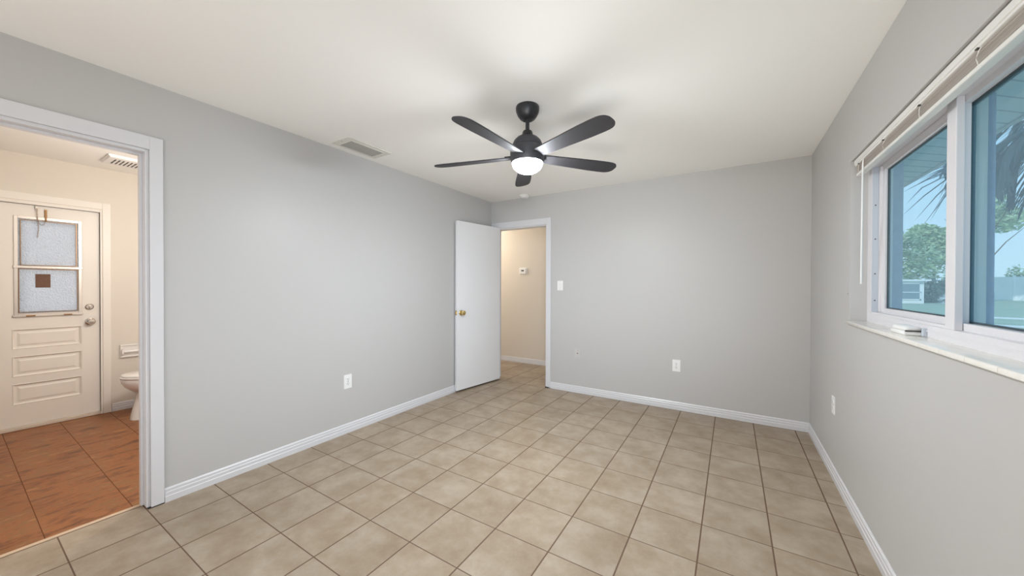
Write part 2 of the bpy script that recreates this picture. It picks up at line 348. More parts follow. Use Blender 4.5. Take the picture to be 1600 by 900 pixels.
# casings
def casing_left():
    t = MB()
    cw = 0.057
    x1 = XL + 0.016
    t.box(XL, x1, OPY1, OPY1 + cw, 0.006, OPZ + 0.074, 0.003).box(XL, x1, OPY0 - cw, OPY0, 0.006, OPZ + 0.074, 0.003).box(XL, x1, OPY0, OPY1, OPZ, OPZ + 0.074, 0.0015)
    t.box(BX1 - 0.016, BX1, OPY1, OPY1 + cw, 0.006, OPZ + 0.074).box(BX1 - 0.016, BX1, OPY0 - cw, OPY0, 0.006, OPZ + 0.074).box(BX1 - 0.016, BX1, OPY0, OPY1, OPZ, OPZ + 0.074)
    # jamb lining and stop
    t.box(BX1, XL, OPY1 - 0.016, OPY1, 0.006, OPZ, 0.002).box(BX1, XL, OPY0, OPY0 + 0.016, 0.006, OPZ).box(BX1, XL, OPY0 + 0.016, OPY1 - 0.016, OPZ - 0.016, OPZ, 0.001)
    t.box(-2.93, -2.895, OPY1 - 0.028, OPY1 - 0.016, 0.006, OPZ - 0.016, 0.002).box(-2.93, -2.895, OPY0 + 0.016, OPY1 - 0.028, OPZ - 0.028, OPZ - 0.016, 0.001)
    struct(t, 'trim_1', M['trim'], 'white casing around the bathroom opening', 'door casing')
casing_left()
struct(MB().box(XL - 0.1, XL + 0.012, OPY1 - 0.012, OPY1 + 0.055, 0.0, 0.006), 'trim_gap', M['gap'], 'dark gap under the bathroom opening casing', 'gap')
t = MB(); y0 = YB - 0.016
t.box(DX1, DX1 + 0.06, y0, YB, 0.012, DZ + 0.08, 0.003).box(DX0 - 0.06, DX0, y0, YB, 0.012, DZ + 0.08, 0.003).box(DX0, DX1, y0, YB, DZ, DZ + 0.08, 0.0015)
t.box(DX1 - 0.014, DX1, YB, YB + T, 0.012, DZ, 0.002).box(DX0, DX0 + 0.014, YB, YB + T, 0.012, DZ, 0.002).box(DX0 + 0.014, DX1 - 0.014, YB, YB + T, DZ - 0.014, DZ, 0.001)
t.box(DX0 - 0.06, DX0, YB + T, YB + T + 0.014, 0.012, DZ + 0.08).box(DX1, DX1 + 0.06, YB + T, YB + T + 0.014, 0.012, DZ + 0.08).box(DX0, DX1, YB + T, YB + T + 0.014, DZ, DZ + 0.08)
struct(t, 'trim_2', M['trim'], 'white casing around the hallway doorway', 'door casing')
struct(MB().box(DX1 - 0.012, DX1 + 0.03, YB - 0.013, YB + 0.06, 0.0, 0.012), 'trim_gap', M['gap'], 'dark gap under the hallway doorway casing', 'gap')

# open hallway door: pivot by the left casing, swung back towards the left wall
def open_door():
    hx, hy = -2.676, 4.012
    nx, ny = -2.789, 3.255
    Ld = math.hypot(hx - nx, hy - ny); ang = math.atan2(ny - hy, nx - hx)
    d = thing('door_1', (hx, hy, 0), 'flat white hallway door standing open against the left wall', 'door', kind='structure')
    # built along local +X, visible face at local +Y side
    def bld(mb, name, m, par=None, **k):
        o = mb.build(name, m, None, **k); o.parent = par or d; return o
    bld(MB().box(0, Ld, -0.035, 0, 0.022, 2.066, 0.0015), 'door_slab', M['door'])
    kz = 0.957; kx = Ld - 0.062
    prof = [(0.0, 0.0), (0.033, 0.0), (0.033, 0.004), (0.026, 0.010), (0.013, 0.012), (0.011, 0.026), (0.016, 0.031), (0.0255, 0.038), (0.0285, 0.047), (0.0265, 0.056), (0.019, 0.062), (0.0, 0.064)]
    bld(MB().lathe(prof, (kx, 0.0, kz), 'y', 32), 'door_handle', M['brass'], smooth=True)['label'] = 'round polished brass knob'
    bld(MB().lathe([(0, 0), (0.03, 0), (0.03, -0.003), (0, -0.006)], (kx, -0.035, kz), 'y', 28), 'rear_rosette', M['brass'], smooth=True)
    lp = bld(MB().box(Ld - 0.0005, Ld + 0.0015, -0.030, -0.005, kz - 0.029, kz + 0.029, 0.0008), 'latch_plate', M['brass'])
    lb = bld(MB().box(Ld + 0.001, Ld + 0.012, -0.024, -0.011, kz - 0.009, kz + 0.009, 0.002), 'latch_bolt', M['brass'])
    for hz in (0.22, 1.03, 1.84):
        bld(MB().tube([(-0.004, -0.039, hz), (-0.004, -0.039, hz + 0.09)], 0.006, 12).box(-0.0015, 0, -0.034, -0.004, hz, hz + 0.09), 'hinge', M['brass'])
    d.rotation_euler = (0, 0, ang)
    return d
open_door()

# bathroom exterior door: casing, leaf, glazing
tb = MB(); x1 = BX0 + 0.014
tb.box(BX0, x1, EY1 + 0.014, EY1 + 0.07, 0, EZ + 0.095, 0.003).box(BX0, x1, EY0 - 0.07, EY0 - 0.014, 0, EZ + 0.095, 0.003).box(BX0, x1, EY0 - 0.014, EY1 + 0.014, EZ + 0.03, EZ + 0.095, 0.003)
tb.box(BX0 - 0.12, BX0 + 0.008, EY1, EY1 + 0.014, 0, EZ + 0.03, 0.002).box(BX0 - 0.12, BX0 + 0.008, EY0 - 0.014, EY0, 0, EZ + 0.03, 0.002).box(BX0 - 0.12, BX0 + 0.008, EY0, EY1, EZ, EZ + 0.03, 0.002)
struct(tb, 'trim_3', M['bathdoor'], 'cream casing around the glazed bathroom door', 'door casing')
def bath_door():
    d = thing('door_2', (BX0 - 0.02, (EY0 + EY1) / 2, 0), 'cream bathroom door with frosted glazing over three panels', 'door', kind='structure')
    xf, xb = BX0 - 0.018, BX0 - 0.058
    a, b = EY0 + 0.0006, EY1 - 0.0006
    g0, g1, gz0, gz1 = 0.338, 0.722, 1.005, 1.895
    p0, p1 = 0.327, 0.716
    panels = [(0.222, 0.403), (0.470, 0.647), (0.714, 0.888)]
    s = MB()
    s.box(xb, xf, a, p0, 0.03, EZ - 0.0015).box(xb, xf, p1 + 0.002, b, 0.03, EZ - 0.0015)
    zs = [0.03] + [q for p in panels for q in p] + [gz0]
    for k in range(0, len(zs), 2): s.box(xb, xf, p0, p1 + 0.002, zs[k], zs[k + 1])
    s.box(xb, xf, p0, p1 + 0.002, gz1, EZ - 0.0015).box(xb, xf, p0, g0, gz0, gz1)
    s.build('door_leaf', M['bathdoor'], d)
    for z0, z1 in panels:
        def rect(m, x): return [(x, p0 + m, z0 + m), (x, p1 - m, z0 + m), (x, p1 - m, z1 - m), (x, p0 + m, z1 - m)]
        MB().loft([rect(-0.001, xb + 0.006), rect(-0.001, xf), rect(0.003, xf + 0.003), rect(0.008, xf - 0.006), rect(0.014, xf - 0.012), rect(0.026, xf - 0.012), rect(0.040, xf - 0.006), rect(0.041, xf - 0.0055)]).build('door_panel', M['bathdoor'], d)
    # aluminium window insert with two hopper lights
    w_ = 0.022
    f = MB().box(xb + 0.004, xf + 0.006, g0, g0 + w_, gz0, gz1, 0.002).box(xb + 0.004, xf + 0.006, g1 - w_, g1, gz0, gz1, 0.002)
    f.box(xb + 0.004, xf + 0.006, g0 + w_, g1 - w_, gz0, gz0 + 0.024, 0.001).box(xb + 0.004, xf + 0.006, g0 + w_, g1 - w_, gz1 - 0.024, gz1, 0.001)
    f.box(xb + 0.004, xf + 0.012, g0 - 0.004, g1 + 0.004, 1.430, 1.452, 0.002).box(xf + 0.004, xf + 0.014, g0 - 0.006, g1 + 0.006, gz0 - 0.010, gz0 + 0.008, 0.002)
    fr = f.build('glazing_frame', M['alu'], d)
    MB().box(xf + 0.014, xf + 0.024, 0.40, 0.45, gz0 - 0.006, gz0 + 0.006, 0.002).build('latch_tab', M['bronze'], fr)
    MB().box(xf + 0.014, xf + 0.024, 0.61, 0.66, gz0 - 0.006, gz0 + 0.006, 0.002).build('latch_tab', M['bronze'], fr)
    for z0, z1, y_0, y_1 in ((1.456, 1.862, 0.372, 0.690), (1.036, 1.426, 0.362, 0.696)):
        gk = MB()
        for q in ((y_0, y_0 + 0.004, z0, z1), (y_1 - 0.004, y_1, z0, z1), (y_0 + 0.004, y_1 - 0.004, z0, z0 + 0.004), (y_0 + 0.004, y_1 - 0.004, z1 - 0.004, z1)): gk.box(xf - 0.01, xf + 0.007, *q)
        gk.build('glass_seal', M['bronze'], d)
        MB().box(xf - 0.006, xf - 0.001, y_0 - 0.012, y_1 + 0.012, z0 - 0.01, z1 + 0.01).build('glass_pane', M['frosted'], d)
    MB().box(xf - 0.001, xf + 0.0006, 0.452, 0.536, 1.257, 1.380).build('sticker', M['sticker'], d)['label'] = 'small brown square sticker on the lower pane'
    k = [(0, 0), (0.034, 0), (0.034, 0.004), (0.024, 0.01), (0.013, 0.013), (0.012, 0.026), (0.018, 0.032), (0.027, 0.042), (0.028, 0.052), (0.022, 0.060), (0, 0.062)]
    MB().lathe(k, (xf, 0.773, 0.924), 'x', 32).build('door_handle', M['steel'], d, smooth=True)['label'] = 'round satin nickel knob'
    MB().lathe([(0, 0), (0.028, 0), (0.028, 0.007), (0.022, 0.013), (0, 0.014)], (xf, 0.768, 1.068), 'x', 28).box(xf + 0.012, xf + 0.022, 0.764, 0.772, 1.05, 1.086, 0.002).build('deadbolt', M['steel'], d, smooth=True)
    # chain lock above the glazing
    MB().box(xf, xf + 0.006, 0.503, 0.519, 1.865, 1.970, 0.002).box(xf + 0.004, xf + 0.010, 0.507, 0.515, 1.872, 1.962, 0.002).build('chain_track', M['bronze'], d)
    MB().box(xf, xf + 0.012, 0.452, 0.470, 1.960, 1.992, 0.002).build('chain_bracket', M['alu'], d)
    ch = MB(); xc = xf + 0.014
    def links(pts):
        pts = [Vector(p) for p in pts]; path = []
        for a_, b_ in zip(pts[:-1], pts[1:]):
            n_ = max(1, int((b_ - a_).length / 0.0115))
            path += [a_.lerp(b_, i / n_) for i in range(n_)]
        path.append(pts[-1])
        for i, (a_, b_) in enumerate(zip(path[:-1], path[1:])):
            mid = (a_ + b_) / 2; dr = (b_ - a_).normalized(); sd = Vector((1, 0, 0)) if i % 2 else dr.cross(Vector((1, 0, 0))).normalized()
            ring = [mid + dr * 0.0078 * math.cos(t_) + sd * 0.0038 * math.sin(t_) for t_ in [2 * math.pi * q / 8 for q in range(9)]]
            ch.tube(ring, 0.0013, 5, False)
    links([(xc, 0.461, 1.975), (xc, 0.464, 1.90), (xc, 0.466, 1.862), (xc, 0.476, 1.832), (xc, 0.490, 1.822), (xc, 0.503, 1.840), (xc, 0.511, 1.868)])
    links([(xc + 0.004, 0.465, 1.850), (xc + 0.004, 0.469, 1.79), (xc + 0.004, 0.462, 1.705)])
    ch.build('door_chain', M['bronze'], d)
    MB().box(BX0 - 0.10, BX0 + 0.006, EY0, EY1, 0, 0.028, 0.003).build('threshold', mat('worn_threshold', (0.66, 0.58, 0.48, 1), 0.5), d)
bath_door()

# ------------------------------------------------------------------ window in the right wall
def window():
    w_ = thing('window_1', (0.70, (WY0 + WY1) / 2, WZ0), 'white sliding window with tinted glass in the right wall', 'window', kind='structure')
    a, b = 0.668, 0.75
    f = MB().box(a, b, 2.772, WY1, WZ0, WZ1).box(a, b, WY0, 1.06, WZ0, WZ1).box(a, b, 1.06, 2.772, WZ0, 1.134).box(a, b, 1.06, 2.772, 1.958, WZ1)
    f.box(a - 0.003, a - 0.0002, 1.06, 2.772, 1.108, 1.114).box(a + 0.002, a + 0.02, 1.951, 2.770, 1.1345, 1.146)
    fr = f.build('window_frame', M['vinyl'], w_)
    MB().box(a + 0.004, 0.697, 2.7705, 2.772, 1.146, 1.958).build('track', M['channel'], fr)
    for z in (1.21, 1.36, 1.555, 1.745):
        MB().lathe([(0, 0), (0.0035, 0), (0.0035, -0.002), (0, -0.0025)], (0.684, 2.7705, z), 'y', 12).build('screw', M['slot'], fr)
    MB().box(a, 0.689, 1.886, 1.950, 1.134, 1.958, 0.002).build('meeting_stile', M['vinyl'], w_)
    s = MB().box(0.697, 0.727, 2.672, 2.770, 1.142, 1.956, 0.002).box(0.697, 0.727, 1.972, 1.985, 1.142, 1.956)
    s.box(0.697, 0.727, 1.985, 2.672, 1.142, 1.172, 0.001).box(0.697, 0.727, 1.985, 2.672, 1.916, 1.956, 0.001)
    s.box(0.688, 0.700, 2.715, 2.728, 1.15, 1.945, 0.002)
    sa = s.build('sash', M['vinyl'], w_)
    g = MB()
    for q in ((2.666, 2.672, 1.172, 1.916), (1.985, 1.990, 1.172, 1.916), (1.990, 2.666, 1.172, 1.177), (1.990, 2.666, 1.911, 1.916)): g.box(0.706, 0.716, *q)
    g.build('gasket', M['gasket'], sa)
    MB().box(0.709, 0.713, 1.985, 2.672, 1.172, 1.916).build('pane', M['pane'], sa)
    x = MB().box(0.690, 0.711, 1.905, 1.965, 1.134, 1.958, 0.002).box(0.690, 0.735, 1.06, 1.10, 1.134, 1.958).box(0.690, 0.735, 1.10, 1.905, 1.134, 1.160, 0.001).box(0.690, 0.735, 1.10, 1.905, 1.934, 1.958, 0.001)
    x.box(0.7115, 0.735, 1.958, 1.966, 1.134, 1.958)
    fx = x.build('fixed_frame', M['vinyl'], w_)
    g = MB()
    for q in ((1.930, 1.956, 1.160, 1.934), (1.10, 1.106, 1.160, 1.934), (1.106, 1.930, 1.160, 1.165), (1.106, 1.930, 1.929, 1.934)): g.box(0.712, 0.730, *q)
    g.build('gasket', M['gasket'], fx)
    MB().box(0.719, 0.723, 1.104, 1.94, 1.150, 1.944).build('pane', M['pane'], fx)
    MB().box(0.572, 0.70, WY0 - 0.01, WY1 + 0.012, WZ0, WZ0 + 0.019, 0.005, 3).build('window_sill', M['sillt'], w_, smooth=True)['label'] = 'cream glazed tile sill'
window()

# mini blind, fully raised
def blind():
    y0, y1 = 1.02, 2.800
    b = thing('mini_blind', (0.635, (y0 + y1) / 2, 2.02), 'white mini blind raised to the top of the window recess', 'blind')
    hr = MB().box(0.604, 0.648, y0, y1, 1.984, 2.012, 0.002)
    hr.box(0.600, 0.606, y0, y1, 1.992, 2.016, 0.001)
    hr.build('headrail', M['blind'], b)
    for y in (2.74, 2.36, 1.98, 1.60, 1.22):
        MB().box(0.603, 0.611, y - 0.007, y + 0.007, 1.982, 1.9855).build('cord_guide', M['slot'], b)
    n = 22
    for i in range(n):
        z = 1.981 - i * 0.00175
        prof = [(0.612 + 0.026 * k / 4, z + 0.0012 * math.sin(math.pi * k / 4) + 0.0006 * math.sin(i * 2.1)) for k in range(5)]
        pr_ = prof + [(x_, z_ - 0.0004) for x_, z_ in reversed(prof)]
        o = random.uniform(-0.004, 0.004); dx = random.uniform(-0.0025, 0.0025)
        MB().loft([[(x_ + dx, y0 + 0.01 + o, z_) for x_, z_ in pr_], [(x_ + dx, y1 + o - 0.004, z_) for x_, z_ in pr_]]).build('slat', M['slat'] if i % 3 else M['blind'], b)
    MB().box(0.610, 0.640, y0 + 0.006, y1 + 0.002, 1.926, 1.941, 0.003).build('bottom_rail', M['blind'], b)
    for y in (2.74, 2.36, 1.98, 1.60, 1.22):
        MB().tube([(0.611 + random.uniform(-.002, .002), y - .012, 1.984), (0.606, y - .006 + random.uniform(-.004, .004), 1.972), (0.605, y + random.uniform(-.006, .006), 1.956), (0.606, y + random.uniform(-.006, .006), 1.946), (0.612, y + .01, 1.936)], 0.0013, 5).build('ladder_cord', M['blind'], b, smooth=True)
    MB().tube([(0.606, 2.655, 1.985), (0.604, 2.656, 1.95), (0.612, 2.70, 1.302)], [0.002, 0.0042, 0.0048], 8).build('tilt_wand', M['plastic'], b, smooth=True)
blind()

# small white latch box on the sill
def sill_box():
    t_ = thing('sill_latch', (0.632, 2.17, WZ0 + 0.019), 'small rounded white plastic latch box on the tile sill', 'latch')
    z = WZ0 + 0.019
    MB().box(0.606, 0.664, 2.10, 2.25, z, z + 0.018, 0.006, 3).build('base', M['plastic'], t_, smooth=True)
    rings = []
    for k, (m_, h) in enumerate(((0.002, 0.020), (0.0, 0.024), (0.001, 0.030), (0.006, 0.035), (0.016, 0.038))):
        rings.append([(0.636 + (0.029 - m_) * math.copysign(abs(math.cos(a_)) ** 0.5, math.cos(a_)), 2.178 + (0.074 - m_) * math.copysign(abs(math.sin(a_)) ** 0.5, math.sin(a_)), z + h) for a_ in [2 * math.pi * q / 32 for q in range(32)]])
    MB().loft(rings).build('lid', M['plastic'], t_, smooth=True, angle=50)
    MB().box(0.610, 0.660, 2.099, 2.103, z + 0.016, z + 0.021).build('hinge_seam', M['slot'], t_)
    MB().box(0.655, 0.668, 2.085, 2.10, z, z + 0.034, 0.003).build('end_tab', M['channel'], t_)
sill_box()

# ------------------------------------------------------------------ ceiling fan
def fan():
    cx, cy = -1.126, 2.0
    f = thing('ceiling_fan', (cx, cy, CEIL), 'black five-blade ceiling fan with a lit round globe', 'ceiling fan')
    c = (cx, cy, 0)
    MB().lathe([(0, 2.44), (0.073, 2.44), (0.0755, 2.434), (0.0755, 2.418), (0.072, 2.402), (0.062, 2.380), (0.048, 2.362), (0.034, 2.353), (0.026, 2.352), (0.022, 2.360), (0, 2.362)], c).build('canopy', M['black'], f, smooth=True)
    MB().tube([(cx, cy, 2.37), (cx, cy, 2.26)], 0.0127, 20).lathe([(0, 2.366), (0.02, 2.362), (0.022, 2.352), (0.014, 2.343), (0, 2.342)], c, seg=24).build('downrod', M['black'], f, smooth=True)
    MB().lathe([(0, 2.285), (0.026, 2.285), (0.031, 2.279), (0.034, 2.265), (0.043, 2.250), (0.050, 2.244), (0, 2.242)], c).build('yoke_cover', M['black'], f, smooth=True)
    MB().lathe([(0, 2.250), (0.045, 2.248), (0.068, 2.238), (0.086, 2.220), (0.095, 2.200), (0.098, 2.184), (0.097, 2.183), (0.104, 2.178), (0.110, 2.160), (0.1115, 2.135), (0.110, 2.110), (0.106, 2.088), (0.101, 2.078), (0, 2.078)], c).build('motor_housing', M['housing'], f, smooth=True)
    MB().lathe([(0, 2.0785), (0.074, 2.0785), (0.074, 2.074), (0, 2.074)], c, seg=32).build('led_module', M['led'], f)
    g = [(0.0975 * math.cos(t_), 2.078 - 0.068 * math.sin(t_)) for t_ in [math.pi / 2 * q / 12 for q in range(13)]]
    MB().lathe(g, c, cap=False).build('light_globe', M['globe'], f, smooth=True)['label'] = 'glowing frosted white globe'
    # one blade along +X, then copies
    up, n = [], 10
    pts = []
    def half(t_):
        return 0.042 + (0.062 - 0.042) * min(1, (t_ - 0.09) / 0.40)
    xs = [0.085 + i * 0.049 for i in range(11)]
    top = [(x_, half(x_)) for x_ in xs]; bot = [(x_, -half(x_)) for x_ in xs]
    tipc = xs[-1]; tip = []
    for q in range(1, 14):
        a_ = math.pi / 2 - math.pi * q / 14
        tip.append((tipc + 0.085 * math.copysign(abs(math.cos(a_)) ** 0.75, math.cos(a_)), 0.062 * math.copysign(abs(math.sin(a_)) ** 0.75, math.sin(a_))))
    out = top + tip + list(reversed(bot))
    mb = MB(); pit = math.radians(-12)
    def tr(x_, y_, z_): return (x_, y_ * math.cos(pit) - z_ * math.sin(pit), y_ * math.sin(pit) + z_ * math.cos(pit))
    mb.loft([[tr(x_, y_ * 0.985, -0.004) for x_, y_ in out], [tr(x_, y_, -0.0028) for x_, y_ in out], [tr(x_, y_, 0.0028) for x_, y_ in out], [tr(x_, y_ * 0.985, 0.004) for x_, y_ in out]])
    b0 = mb.build('blade', M['blade'], None); b0.parent = f
    ir = MB().box(0.06, 0.15, -0.022, 0.022, 0.003, 0.010, 0.002).build('blade_bracket', M['black'], None); ir.parent = b0
    for k in range(5):
        b = b0 if k == 0 else b0.copy()
        if k:
            C.objects.link(b); i2 = ir.copy(); C.objects.link(i2); i2.parent = b
        b.location = (0, 0, 2.118 - CEIL); b.rotation_euler = (0, 0, math.radians(-93.0 + 72 * k))
fan()

# ------------------------------------------------------------------ ceiling and wall fittings
def vent(x0, x1, y0, y1, label, name='air_vent'):
    v = thing(name, ((x0 + x1) / 2, (y0 + y1) / 2, CEIL), label, 'air vent')
    z1 = CEIL; m_ = 0.038
    i0, i1, j0, j1 = x0 + m_, x1 - m_, y0 + m_ + 0.015, y1 - m_ - 0.015
    f = MB()
    for q in ((x0, i0, y0, y1), (i1, x1, y0, y1), (i0, i1, y0, j0), (i0, i1, j1, y1)): f.box(q[0], q[1], q[2], q[3], z1 - 0.008, z1)
    for q in ((i0 - 0.006, i0, j0, j1), (i1, i1 + 0.006, j0, j1), (i0 - 0.006, i1 + 0.006, j0 - 0.006, j0), (i0 - 0.006, i1 + 0.006, j1, j1 + 0.006)): f.box(q[0], q[1], q[2], q[3], z1 - 0.014, z1 - 0.006)
    f.build('frame', M['vent'], v)
    MB().box(i0, i1, j0, j1, z1 - 0.002, z1).build('duct_backing', M['slot'], v)
    n = 7
    for k in range(n):
        x = i0 + (k + 0.5) * (i1 - i0) / n; h = 0.009; dx = -0.0085 if k < n * 0.75 else 0.0085
        MB().loft([[(x - dx, y, z1 - 0.003), (x - dx + 0.0015, y, z1 - 0.003), (x + dx + 0.0015, y, z1 - 0.013), (x + dx, y, z1 - 0.013)] for y in (j0, j1)]).build('louver', M['louver'], v)
    for y in (y0 + 0.018, y1 - 0.018):
        MB().lathe([(0, z1 - 0.011), (0.004, z1 - 0.010), (0.0045, z1 - 0.008), (0, z1 - 0.008)], ((x0 + x1) / 2, y, 0), seg=12).build('screw', M['steel'], v)
vent(-2.755, -2.525, 1.665, 2.075, 'grey louvered air vent in the ceiling beside the left wall')
def bath_vent():
    x0, x1, y0, y1 = -4.985, -4.665, 0.785, 1.10
    v = thing('exhaust_vent', ((x0 + x1) / 2, (y0 + y1) / 2, CEIL), 'white square exhaust vent cover on the bathroom ceiling', 'exhaust vent')
    def sq(m_, z): return [(x0 + m_, y0 + m_, z), (x1 - m_, y0 + m_, z), (x1 - m_, y1 - m_, z), (x0 + m_, y1 - m_, z)]
    MB().loft([sq(0, CEIL), sq(0, CEIL - 0.010), sq(0.012, CEIL - 0.022), sq(0.05, CEIL - 0.026)]).build('cover', M['plastic'], v)
    for sx in (x0 + 0.075, (x0 + x1) / 2 + 0.01):
        for k in range(9):
            y = y0 + 0.05 + k * 0.026
            MB().box(sx, sx + 0.085, y, y + 0.010, CEIL - 0.0272, CEIL - 0.0262).build('slot', M['slot'], v)
bath_vent()
sd = thing('smoke_detector', (-2.255, 3.93, CEIL), 'round white smoke detector on the ceiling above the doorway', 'smoke detector')
MB().lathe([(0, CEIL), (0.062, CEIL), (0.064, CEIL - 0.012), (0.058, CEIL - 0.022), (0, CEIL - 0.022)], (-2.255, 3.93, 0)).build('base', M['plastic'], sd, smooth=True)
MB().lathe([(0, CEIL - 0.022), (0.050, CEIL - 0.022), (0.046, CEIL - 0.034), (0.020, CEIL - 0.038), (0, CEIL - 0.038)], (-2.255, 3.93, 0)).build('sensor_cap', M['plastic'], sd, smooth=True)

def wall_plate(name, label, cat, loc, rz, kind, m, wd=0.074, ht=0.118, group=None):
    """local frame: plate in XZ, facing -Y, centre at loc"""
    t_ = thing(name, loc, label, cat, group, rz=rz)
    def bld(mb, nm, mm, par=None, **k): o = mb.build(nm, mm, None, **k); o.parent = par or t_; return o
    bld(MB().box(-wd / 2, wd / 2, -0.006, 0, -ht / 2, ht / 2, 0.002), 'cover_plate', m)
    def screw(z): bld(MB().lathe([(0, -0.006), (0.0034, -0.006), (0.0034, -0.0072), (0, -0.0076)], (0, 0, z), 'y', 12), 'screw', M['steel'])
    if kind == 'outlet':
        screw(0)
        for z in (0.0195, -0.0195):
            pts = [(0.0165 * math.copysign(abs(math.cos(a_)) ** 0.7, math.cos(a_)), 0.0145 * math.copysign(abs(math.sin(a_)) ** 0.55, math.sin(a_))) for a_ in [2 * math.pi * q / 24 for q in range(24)]]
            r = bld(MB().loft([[(x_, -0.0055, z + z_) for x_, z_ in pts], [(x_, -0.0085, z + z_) for x_, z_ in pts]]), 'receptacle', m)
            sl = MB().box(-0.0080, -0.0050, -0.0089, -0.0084, z + 0.000, z + 0.009).box(0.0050, 0.0080, -0.0089, -0.0084, z + 0.001, z + 0.008)
            sl.lathe([(0, -0.0084), (0.0032, -0.0084), (0.0032, -0.0089), (0, -0.0089)], (0, 0, z - 0.007), 'y', 12)
            bld(sl, 'slots', M['slot'], r)
    elif kind == 'switch':
        for z in (0.03, -0.03): screw(z * 1.6)
        for z in (0.018, -0.018):
            r = bld(MB().box(-0.016, 0.016, -0.0075, -0.005, z - 0.013, z + 0.013, 0.001), 'switch_frame', M['vent'])
            bld(MB().loft([[(-0.012, -0.0070, z - 0.010), (0.012, -0.0070, z - 0.010), (0.012, -0.0070, z + 0.010), (-0.012, -0.0070, z + 0.010)], [(-0.011, -0.0080, z - 0.009), (0.011, -0.0080, z - 0.009), (0.011, -0.0125, z + 0.009), (-0.011, -0.0125, z + 0.009)]]), 'rocker', m, r)
    elif kind == 'coax':
        bld(MB().lathe([(0, -0.005), (0.0075, -0.005), (0.0075, -0.008), (0.0048, -0.0085), (0.0048, -0.016), (0, -0.016)], (0, 0, 0.004), 'y', 16), 'coax_jack', M['bronze'])
        for z in (0.042, -0.042): screw(z)
    return t_
wall_plate('power_outlet', 'white duplex outlet low on the long left wall', 'outlet', (XL, 1.869, 0.447), math.pi / 2, 'outlet', M['plastic'], 0.074, 0.122)
wall_plate('power_outlet', 'white duplex outlet low on the end wall below the fan', 'outlet', (-0.484, YB, 0.459), 0, 'outlet', M['plastic'], 0.078, 0.122)
wall_plate('power_outlet', 'white outlet below the window near the room corner', 'outlet', (XR, 3.175, 0.487), -math.pi / 2, 'outlet', M['plastic'], 0.074, 0.118)
wall_plate('cable_outlet', 'grey painted-over cable jack plate beside the doorway baseboard', 'cable jack', (-1.570, YB, 0.471), 0, 'coax', M['painted'], 0.078, 0.12)
wall_plate('light_switch', 'white double light switch right of the hallway doorway', 'light switch', (-1.800, YB, 1.289), 0, 'switch', M['plastic'], 0.074, 0.118)
th = thing('thermostat', (-2.951, HY, 1.53), 'small white thermostat on the hallway wall seen through the doorway', 'thermostat')
MB().box(-3.025, -2.877, HY - 0.006, HY, 1.475, 1.585, 0.003).build('back_plate', M['plastic'], th)
MB().box(-3.012, -2.890, HY - 0.028, HY - 0.005, 1.482, 1.577, 0.005, 3).build('case', M['plastic'], th)
MB().box(-2.975, -2.925, HY - 0.029, HY - 0.0275, 1.523, 1.546).build('display', M['slot'], th)
tag(MB().lathe([(0, 0), (0.003, 0), (0.0035, -0.002), (0, -0.0035)], (XR, 2.86, 1.245), 'x', 10).build('wall_nail', M['steel']), 'tiny nail head in the grey wall left of the window', 'nail')

# ------------------------------------------------------------------ toilet and paper holder
def toilet():
    cx = -4.86
    t_ = thing('toilet', (cx, 1.25, 0), 'white toilet with closed lid partly hidden behind the bathroom casing', 'toilet')
    def ring(z, yf, yb, hw, n=40, e=0.85, tx=0.0):
        cy, hy = (yf + yb) / 2, (yb - yf) / 2
        return [(cx + tx + hw * math.copysign(abs(math.cos(a_)) ** e, math.cos(a_)), cy + hy * math.copysign(abs(math.sin(a_)) ** e, math.sin(a_)), z) for a_ in [2 * math.pi * q / n for q in range(n)]]
    MB().loft([ring(0, 0.945, 1.50, 0.112, e=0.7), ring(0.02, 0.947, 1.50, 0.110, e=0.7), ring(0.10, 0.962, 1.49, 0.098, e=0.75), ring(0.20, 0.985, 1.49, 0.098), ring(0.245, 0.985, 1.50, 0.112), ring(0.272, 0.955, 1.50, 0.140), ring(0.305, 0.918, 1.50, 0.163), ring(0.345, 0.893, 1.50, 0.178), ring(0.385, 0.884, 1.50, 0.184), ring(0.392, 0.888, 1.50, 0.182)]).build('bowl', M['china'], t_, smooth=True, angle=60)
    MB().loft([ring(0.394, 0.884, 1.36, 0.188, e=0.95), ring(0.400, 0.880, 1.36, 0.190, e=0.95), ring(0.410, 0.880, 1.36, 0.190, e=0.95), ring(0.414, 0.886, 1.36, 0.186, e=0.95)]).build('seat', M['china'], t_, smooth=True)
    MB().loft([ring(0.416, 0.892, 1.36, 0.184, e=0.95), ring(0.422, 0.888, 1.36, 0.187, e=0.95), ring(0.430, 0.892, 1.36, 0.184, e=0.95), ring(0.437, 0.920, 1.35, 0.165, e=0.95)]).build('lid', M['china'], t_, smooth=True)
    MB().box(cx - 0.22, cx + 0.22, 1.50, 1.70, 0.385, 0.74, 0.025, 4).build('tank', M['china'], t_, smooth=True)
    MB().box(cx - 0.232, cx + 0.232, 1.488, 1.71, 0.74, 0.775, 0.012, 3).build('tank_lid', M['china'], t_, smooth=True)
    MB().tube([(cx - 0.16, 1.50, 0.68), (cx - 0.16, 1.478, 0.68), (cx - 0.10, 1.472, 0.672)], 0.006, 10).build('flush_lever', M['steel'], t_, smooth=True)
toilet()
